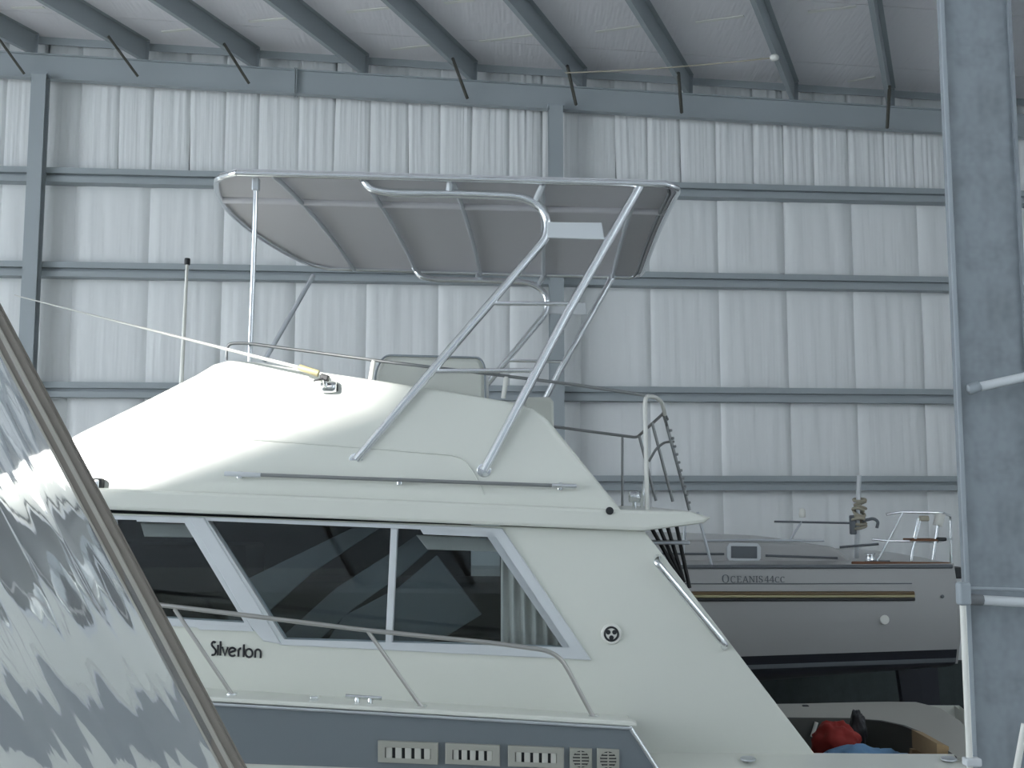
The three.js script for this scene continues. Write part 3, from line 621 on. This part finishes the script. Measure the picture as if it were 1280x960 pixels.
// loose things lying in the cockpit
function lump(name, label, category, mat, c, rx, ry, rz, s, fold = 0.25) {
  const g = new THREE.SphereGeometry(1, 36, 24), a = g.attributes.position, p = V();
  for (let i = 0; i < a.count; i++) { p.fromBufferAttribute(a, i); const q = 1 + fold * noise.noise(p.x * 2 + s, p.y * 2, p.z * 2 + s) + fold * 0.5 * noise.noise(p.x * 5 + s, p.y * 4, p.z * 5); a.setXYZ(i, p.x * q * rx, Math.max(-0.8, p.y) * q * ry, p.z * q * rz); }
  g.computeVertexNormals();
  const m = one(name, label, category, g, mat); m.position.copy(c); return m;
}
{
  const w = (px, py, z) => L(px, py, z).applyMatrix4(B.m);
  const top = capY - 0.34;
  part('locker', rbox(1.15, 0.55, 1.0, L(1090, 950, 0.4).x, top - 0.275, 0.4, 0.03), M.liner, yacht);
  const put = (px, py, z) => { const p = L(px, py, z).applyMatrix4(B.m); p.y = top; return p; };
  lump('life_vest', 'crumpled red life vest lying in the yacht cockpit', 'life vest', M.red, put(1046, 930, 0.15).add(V(0, 0.1, 0)), 0.16, 0.15, 0.16, 3);
  lump('blue_cloth', 'rumpled light blue cloth lying beside the red life vest', 'cloth', M.blue, put(1084, 940, 0.62).add(V(0, 0.085, 0)), 0.26, 0.11, 0.18, 8, 0.35);
  lump('dark_bag', 'small black bag behind the red life vest', 'bag', M.black, put(1072, 910, -0.12).add(V(0, 0.12, 0)), 0.06, 0.15, 0.06, 14);
  const wd = thing('wooden_block', 'broken yellow wooden block against the cockpit coaming', 'block', null);
  const cn = V(0, 1, -0.1), ck = cn.dot(V(0, capY, ZS)), CW = (px, py) => B.hit(px, py, cn, ck).applyMatrix4(B.m).lerp(camera.position, 0.022);
  const w0 = CW(1146, 916), w1 = CW(1178, 934); wd.position.copy(w0);
  const rel = (p) => p.clone().sub(w0), ax = rel(w1).normalize(), sd = V(0, 1, 0).cross(ax).normalize();
  part('plank', beam(V(0, 0, 0), rel(w1), [[-0.03, -0.09], [0.035, -0.09], [0.035, 0.005], [-0.03, 0.02]], sd, V(0, 1, 0)), M.wood, wd);
  part('leg', beam(V(0, top - w0.y, 0), V(0, -0.1, 0), [[-0.04, -0.04], [0.04, -0.04], [0.04, 0.04], [-0.04, 0.04]], sd, ax), M.wood, wd);
}
// keel blocks carry the yacht
for (const x of [-2.6, 1.4]) { const o = one('keel_block', 'timber keel block under the motor yacht', 'block', mergeGeometries([rbox(0.4, 0.3, 1.2, 0, 0.15, 0, 0.01), rbox(0.3, 0.24, 0.5, 0, 0.42, 0, 0.01)]), M.wood, 'keel blocks under the motor yacht'); o.position.copy(V(x, 0, 0).applyMatrix4(B.m)); }

// ------------------------------------------------------------------ sailing yacht behind
const S = new Frame(0, 0, -13.3, 0), SL = (px, py, z) => S.z(px, py, z);
const sail = thing('sailing_yacht', 'pale sailing yacht with gold strake and black bottom paint behind the motor yacht', 'sailboat', S);
{
  const shY = SL(1000, 707, 2.0).y, bow = -8.3, stern = SL(1192, 712, 1.7).x;
  const hb = (x) => { const t = (x - bow) / (stern - bow); return 2.05 * Math.pow(Math.sin(Math.min(1, t * 1.35) * Math.PI / 2), 0.8) * (t > 0.6 ? 1 - 0.2 * ((t - 0.6) / 0.4) ** 1.6 : 1); };
  const hz = (x, y) => { const d = shY - y; return hb(x) * (d < 0.25 ? 1 : d < 1.05 ? 1 - 0.16 * ((d - 0.25) / 0.8) ** 2 : 0.84 * Math.sqrt(Math.max(0, 1 - ((d - 1.05) / (0.55 - 0.35 * Math.max(0, (x - 1) / (stern - 1)))) ** 2))); };
  const deep = (x) => 1.05 + 0.55 - 0.35 * Math.max(0, (x - 1) / (stern - 1)) - 0.4 * Math.max(0, (-4 - x) / 4.3);
  const strip = (d0, d1, n) => { // near side, over the bottom and up the far side
    const xs = []; for (let i = 0; i <= 40; i++) xs.push(bow + (stern - bow) * i / 40);
    const line = (s) => xs.map((x) => { const r = []; for (let j = 0; j <= n; j++) { const k = j / n, a = Math.min(d0(x), deep(x)), b = Math.min(d1(x), deep(x)), y = shY - (a + (b - a) * k); r.push(V(x + 0.22 * (shY - y) * Math.max(0, (x - bow) / (stern - bow) - 0.9) * 5, y, s * hz(x, y))); } return r; });
    return mergeGeometries([grid(line(1)), grid(line(-1))]);
  };
  const boot = (x) => 0.99 - 0.022 * (x - 2);
  part('hull', strip(() => 0, boot, 12), M.sailHull, sail);
  part('waterline', strip(boot, (x) => boot(x) + 0.1, 2), M.bottom, sail);
  part('boot_stripe', strip((x) => boot(x) + 0.1, (x) => boot(x) + 0.15, 2), M.boot, sail);
  part('bottom', strip((x) => boot(x) + 0.15, () => 3, 10), M.bottom, sail);
  const ty = [0, 0.2, 0.5, 0.8, 1.1].map((d) => shY - d);
  const tr = ty.map((y) => [1, 0.5, 0, -0.5, -1].map((k) => V(stern + 0.22 * (shY - y) * 0.5, y, k * hz(stern, y))));
  part('transom', thick(tr, V(0.03, 0, 0)), M.sailHull, sail);
  const dk = []; for (let i = 0; i <= 30; i++) { const x = bow + (stern - bow) * i / 30; dk.push([1, 0.5, 0, -0.5, -1].map((k) => V(x, shY + 0.03 * (1 - k * k) - 0.005, k * hb(x)))); }
  part('deck', thick(dk, V(0, -0.05, 0)), M.sailHull, sail);
  const along = (px0, px1, py, r, mat, name, proud = 0.004, flat = 1) => {
    const a = SL(px0, py, 1.95), b = SL(px1, py, 1.7), pts = [];
    for (let i = 0; i <= 20; i++) { const x = a.x + (b.x - a.x) * i / 20; pts.push(V(x, a.y + (b.y - a.y) * i / 20, hz(x, a.y) + proud)); }
    return part(name, bar(pts, r, 0, 8), mat, sail);
  };
  along(820, 1142, 741.5, 0.022, M.gold, 'strake', 0.012);
  along(820, 1142, 745, 0.016, M.ferrule, 'strake_insert', 0.028);
  along(820, 1143, 749, 0.02, M.black, 'strake', 0.01);
  along(820, 1140, 729.5, 0.006, M.boot, 'cove_line', 0.001);
  along(800, 1193, 708.5, 0.022, M.boot, 'toe_rail', 0.0);
  along(1075, 1194, 706, 0.02, M.teak, 'teak_cap', -0.08);
  // raised cabin with a port light
  const ZC = 1.25, cab = part('coachroof', slab(fillet(pl2([[780, 708], [780, 674], [880, 674.5], [1000, 679], [1045, 684], [1073, 708]], ZC), 0.08), ZC, 2 * ZC, 0.04), M.sailHull, sail);
  function pl2(l, z) { return l.map(([x, y]) => SL(x, y, z)); }
  const win = part('port_light', slab(fillet([...pl2([[908, 684], [912, 678.5], [947, 679], [951, 684], [951, 698], [947, 702], [912, 701.5], [908, 697], [908, 690]], ZC)], 0.01), ZC + 0.012, 0.03, 0.006), M.whiteMetal, sail);
  part('pane', slab(pl2([[913.5, 682.5], [946, 683], [946, 698], [913.5, 697.5]], ZC), ZC + 0.018, 0.014, 0.004), M.boot, win, 'dark pane');
  for (const [a, b, y0, y1] of [[800, 905, 692, 692.5], [957, 1047, 694.5, 697.5]]) part('cabin_stripe', bar([SL(a, y0, ZC + 0.004), SL(b, y1, ZC + 0.004)], 0.013, 0, 6), M.boot, sail);
  part('grab_line', bar([SL(880, 676, ZC), SL(930, 675, ZC), SL(1030, 676, ZC)], 0.012, 0, 6), M.alu, sail);
  // model name on the topside
  const font = await new FontLoader().loadAsync('fonts/droid/droid_serif_regular.typeface.json');
  let tx = SL(903, 729, 1.96);
  const z = (x) => hz(x, tx.y) + 0.002;
  let pen = tx.x;
  for (const [c, h, adv] of [['O', 0.085, 0.092], ['C', 0.07, 0.066], ['E', 0.07, 0.064], ['A', 0.07, 0.066], ['N', 0.07, 0.072], ['I', 0.07, 0.034], ['S', 0.07, 0.05], [' ', 0, 0.015], ['4', 0.07, 0.055], ['4', 0.07, 0.055], ['C', 0.06, 0.058], ['C', 0.06, 0.05]]) {
    if (c !== ' ') { const g = new TextGeometry(c, { font, size: h, depth: 0.003, curveSegments: 4 }); g.translate(pen, tx.y, z(pen)); part('lettering', g, M.boot, sail); }
    pen += adv;
  }
  const th = SL(1110, 776, 1.8); part('through_hull', disc(0.05, 0.03, V(th.x, th.y, hz(th.x, th.y) - 0.005), 'z', 14), M.whip, sail);
  const tb = SL(1180, 746, 1.7); part('bolt', disc(0.02, 0.02, V(tb.x, tb.y, hz(tb.x, tb.y) - 0.005), 'z', 10), M.boot, sail);
  // fin keel and rudder
  const fin = (x0, x1, y0, y1, t) => between([V(x0, y0, t), V((x0 + x1) / 2, y0, t * 1.3), V(x1, y0, 0), V((x0 + x1) / 2, y0, -t * 1.3), V(x0, y0, -t)], [V(x0 + 0.15, y1, t), V((x0 + x1) / 2 + 0.1, y1, t * 1.3), V(x1 + 0.05, y1, 0), V((x0 + x1) / 2 + 0.1, y1, -t * 1.3), V(x0 + 0.15, y1, -t)]);
  part('keel', fin(-2.2, 0.4, 1.9, 0.35, 0.14), M.bottom, sail);
  const r0 = SL(1120, 850, 0).x, r1 = SL(1172, 850, 0).x;
  part('rudder', fin(r0, r1, 2.1, 0.85, 0.06), M.bottom, sail);
  // stern rail
  const N = 1.55, P = (a, b, z = N) => SL(a, b, z);
  const push = part('stern_rail', bar([P(1108, 643), P(1126, 640), P(1178, 641), P(1188, 645, 0.9), P(1189, 706, 0.9)], 0.014, 0.06), M.chrome, sail);
  const rb = (pts, r = 0.013, mat = M.chrome, f = 0) => part('rail_tube', bar(pts.map((p) => P(...p)), r, f, 8), mat, push);
  rb([[1128, 641], [1108, 680], [1096, 703]]); rb([[1090, 674], [1110, 676], [1172, 677], [1190, 673, 0.9]]); rb([[1152, 645], [1140, 690], [1139, 706]], 0.016);
  rb([[1173, 650], [1166, 700]], 0.018); rb([[1148, 648], [1143, 672]], 0.02);
  part('fender', bar([P(1176, 642), P(1172, 657)], 0.05, 0, 12), M.whip, push);
  part('clamp', rbox(0.1, 0.06, 0.06, P(1155, 648).x, P(1155, 648).y, N, 0.015), M.rope, push);
  part('clamp', rbox(0.12, 0.04, 0.05, P(1176, 674).x, P(1176, 674).y, N, 0.015), M.black, push);
  part('seat_board', rbox(0.3, 0.025, 0.25, P(1155, 675).x, P(1155, 675).y, N - 0.1, 0.008), M.teak, push);
  part('winch', lathe([[0, 0], [0.07, 0], [0.05, 0.03], [0.045, 0.08], [0.06, 0.1], [0, 0.1]], 14).translate(P(1092, 706).x, shY, N - 0.1), M.chrome, sail);
  part('winch_handle', bar([P(1088, 702), P(1112, 702)], 0.014), M.boot, sail);
  // stanchions by the cabin
  for (const [a, b, c, d] of [[857, 640, 853, 708], [872, 640, 890, 708]]) part('stanchion', bar([P(a, b, 1.85), P(c, d, 1.85)], 0.015, 0, 8), M.alu, sail);
  // pole with coiled line and horizontal spar
  const pole = part('gear_pole', bar([P(1074, 594, 0.9), P(1070, 708, 0.9)], 0.026, 0, 10), M.whiteMetal, sail);
  for (let k = 0; k < 9; k++) { const t = new THREE.TorusGeometry(0.05 + 0.025 * rnd(), 0.017, 6, 16); t.rotateX(Math.PI / 2 + (rnd() - 0.5)); t.rotateZ((rnd() - 0.5) * 0.8); const p = P(1074 + (rnd() - 0.5) * 5, 625 + k * 4.2, 0.9); part('rope_turn', t.translate(p.x, p.y, p.z), M.rope, pole); }
  part('pole_bracket', rbox(0.07, 0.22, 0.06, P(1066, 656, 0.9).x, P(1066, 656, 0.9).y, 0.9, 0.015), M.boot, pole);
  part('outboard_bracket', bar([P(1078, 651, 0.9), P(1092, 648, 0.9), P(1098, 652, 0.9), P(1096, 660, 0.9)], 0.018, 0.03), M.boot, pole);
  const spar = part('spar', bar([P(968, 652, 0.9), P(1070, 654, 0.9)], 0.012, 0, 8), M.boot, sail);
  part('spar_strut', bar([P(987, 676, 0.9), P(1002, 652, 0.9)], 0.012, 0, 8), M.alu, spar);
  part('stern_lamp', lathe([[0, 0], [0.035, 0], [0.04, 0.05], [0.03, 0.1], [0, 0.11]], 12).translate(P(1003, 647, 0.9).x, P(1003, 647, 0.9).y, 0.9), M.whip, spar);
  part('tiller_spar', bar([P(1050, 684, 1.2), P(1098, 680, 1.2)], 0.014), M.boot, sail);
  part('stern_box', rbox(0.14, 0.12, 0.3, P(1204, 716, 1.4).x, P(1204, 717, 1.4).y, 1.2, 0.02), M.black, sail);
}
for (const x of [-1.5, 0.0]) { const o = one('keel_block', 'timber block under the keel of the sailing yacht', 'block', rbox(0.4, 0.34, 0.9, 0, 0.17, 0, 0.01), M.wood, 'blocks under the sailing yacht'); o.position.set(x, 0, -13.3); }

// ------------------------------------------------------------------ near steel column with pipes
{
  const D = 5.0, a = at(1194, 480, D).x, b = at(1285, 480, D).x, w = (b - a) / 2;
  const col = thing('steel_column', 'tall galvanised steel column in front of the yacht stern', 'column');
  col.position.set((a + b) / 2, 0, -D);
  part('shaft', beam(V(0, 0.02, 0), V(0, 10.3, 0), iBeam(0.024, w, 0.016, 0.006), V(0, 0, 1), V(1, 0, 0)), M.galvanised, col);
  part('base_plate', rbox(0.5, 0.03, 0.4, 0, 0.015, 0, 0.004), M.steel, col);
  part('flange_edge', rbox(0.02, 10.2, 0.012, -w + 0.004, 5.15, 0.027, 0.003), M.steelEdge, col);
  const q = (px, py, d = D - 0.12) => at(px, py, d).sub(col.position);
  part('brace_pipe', bar([q(1222, 484), q(1300, 467)], 0.021, 0, 10), M.whiteMetal, col, 'pale brace pipe on the column');
  part('pipe_socket', bar([q(1211, 487), q(1224, 483)], 0.025, 0, 8), M.steelEdge, col);
  part('guard_pipe', bar([q(1226, 750), q(1300, 754)], 0.022, 0, 10), M.whiteMetal, col);
  part('pipe_socket', bar([q(1212, 749), q(1228, 750)], 0.025, 0, 8), M.canvasTrim, col);
  part('ledge_strip', bar([q(1204, 735), q(1300, 738)], 0.008, 0, 6), M.steelEdge, col);
  const pd = thing('conduit', 'thin white conduit pipe standing along the steel column', 'conduit');
  const p0 = at(1203, 742, D - 0.2); pd.position.set(p0.x, 0, p0.z);
  part('pipe', bar([V(0, 0.0, 0), V(0, p0.y, 0)], 0.014, 0, 10), M.whip, pd);
  part('junction_box', rbox(0.055, 0.1, 0.05, 0.004, p0.y, 0, 0.012), M.steelEdge, pd);
  part('pipe_clamp', rbox(0.07, 0.035, 0.05, 0.01, at(1206, 952, D - 0.2).y, 0, 0.008), M.whiteMetal, pd);
  const l2 = thing('ladder_pole', 'white pole leaning beside the right edge of the steel column', 'pole');
  const e0 = at(1281, 905, 4.6), e1 = at(1270, 965, 4.6), dr = e1.clone().sub(e0), foot = e0.clone().addScaledVector(dr, e0.y / -dr.y);
  l2.position.copy(foot); part('tube', bar([V(0, 0, 0), e0.clone().sub(foot)], 0.014, 0, 10), M.whip, l2);
}
// rope strung below the purlins with a white lamp at its end
{
  const a = at(706, 91, 13.6), b = at(968, 72, 13.4), pts = []; for (let i = 0; i <= 12; i++) { const t = i / 12; pts.push(a.clone().lerp(b, t).add(V(0, -0.12 * t * (1 - t), 0))); }
  const r = thing('rope_line', 'pale rope strung under the purlins with a white float', 'rope');
  part('rope', bar(pts, 0.009, 0, 6), M.rope, r);
  part('float', new THREE.SphereGeometry(0.05, 16, 12).scale(1.2, 0.9, 1).translate(b.x, b.y, b.z), M.whip, r);
}

// ------------------------------------------------------------------ clear vinyl curtain of the boat alongside
{
  const D = 2.6, K = (px, py, z = 0) => { const p = at(px, py, D); p.z += z; return p; };
  const e0 = [-86, 225], e1 = [352, 1050];
  const own = thing('enclosure_curtain', 'wrinkled clear vinyl curtain with brown bound edge in front of the yacht bow', 'curtain');
  const edge = (t, w) => [e0[0] + (e1[0] - e0[0]) * t - w, e0[1] + (e1[1] - e0[1]) * t];
  const rows = [], rear = [];
  for (let j = 0; j <= 60; j++) {
    const a = [], b = [];
    for (let i = 0; i <= 150; i++) {
      const w = 560 * (1 - i / 150), [x, y] = edge(j / 60, w + 14), s = w / 560, t = j / 60;
      const z = 0.03 * noise.noise(s * 6 + t, t * 1.5, 2) + 0.01 * noise.noise(s * 22, t * 2.5, 7);
      const d = 0.009 + 0.0022 * noise.noise(s * 24 + 1.5 * t, t * 3, 4) + 0.0010 * noise.noise(s * 60 + 2 * t, t * 9, 8) + 0.0006 * noise.noise(s * 20, t * 30, 3);
      a.push(K(x, y, z)); b.push(K(x, y, z - d));
    }
    rows.push(a); rear.push(b);
  }
  const rim = (g) => [...g[0], ...g.slice(1).map((q) => q[150]), ...[...g[60]].reverse().slice(1), ...g.slice(1, -1).map((q) => q[0]).reverse()];
  const ra = rim(rows), rb = rim(rear), side = ra.map((p, i) => { const k = (i + 1) % ra.length; return [[ra[i], rb[i], ra[k]], [ra[k], rb[i], rb[k]]]; }).flat();
  const sheet = part('vinyl_sheet', mergeGeometries([grid(rows).toNonIndexed(), grid(rear.map((q) => [...q].reverse())).toNonIndexed(), tris(side)]), M.vinyl, own, 'clear wrinkled vinyl');
  const strip = (w0, w1, z, m, n) => part(n, between([K(...edge(0, w0), z), K(...edge(1, w0), z), K(...edge(1, w1), z), K(...edge(0, w1), z)], [K(...edge(0, w0), z - 0.012), K(...edge(1, w0), z - 0.012), K(...edge(1, w1), z - 0.012), K(...edge(0, w1), z - 0.012)]), m, own);
  strip(0, 10, 0.006, M.binding, 'edge_binding'); strip(10, 16, 0.012, M.bindingLight, 'zip'); strip(16, 25, 0.006, M.binding, 'edge_binding'); strip(25, 28, 0.009, M.bindingLight, 'stitching');
  strip(0, 30, -0.012, M.binding, 'hem');
  strip(554, 590, 0.006, M.binding, 'edge_binding');
  const b0 = K(...edge(1, 0)), b1 = K(...edge(1, 590)), t0 = K(...edge(0, 0)), t1 = K(...edge(0, 590));
  part('track', bar([b1, b0], 0.03, 0, 8), M.alu, own); part('track', bar([t1, t0], 0.02, 0, 8), M.alu, own);
  const bt = thing('boat_alongside', 'white boat under the vinyl curtain, alongside the motor yacht', 'boat');
  const y = b0.y - 0.06, rows2 = [];
  for (let i = 0; i <= 20; i++) { const x = -9 + 9.6 * i / 20, k = Math.pow(Math.min(1, i / 9), 0.6); rows2.push([[1, 0], [0.97, -0.6], [0.85, -1.3], [0.3, -2.3], [-0.3, -2.3], [-0.85, -1.3], [-0.97, -0.6], [-1, 0]].map(([a, d]) => V(x, Math.max(0.4, y + d), -1.1 + 1.6 * k * a))); }
  part('hull', grid(rows2), M.gel, bt);
  part('deck', thick(rows2.map((r) => [r[0].clone(), r[7].clone()]), V(0, -0.05, 0)), M.gel, bt);
  const st = rows2[20]; part('transom', between(st, st.map((p) => p.clone().add(V(0.05, 0, 0)))), M.gel, bt);
  for (const x of [-5, -1]) { const o = one('keel_block', 'timber block under the boat with the vinyl curtain', 'block', rbox(0.4, 0.42, 1, 0, 0.21, 0, 0.01), M.wood, 'blocks under the boat alongside'); o.position.set(x, 0, -1.1); }
}

scene.traverse((o) => { if (o.isMesh ) { o.castShadow = true; o.receiveShadow = true; } });
renderer.render(scene, camera);
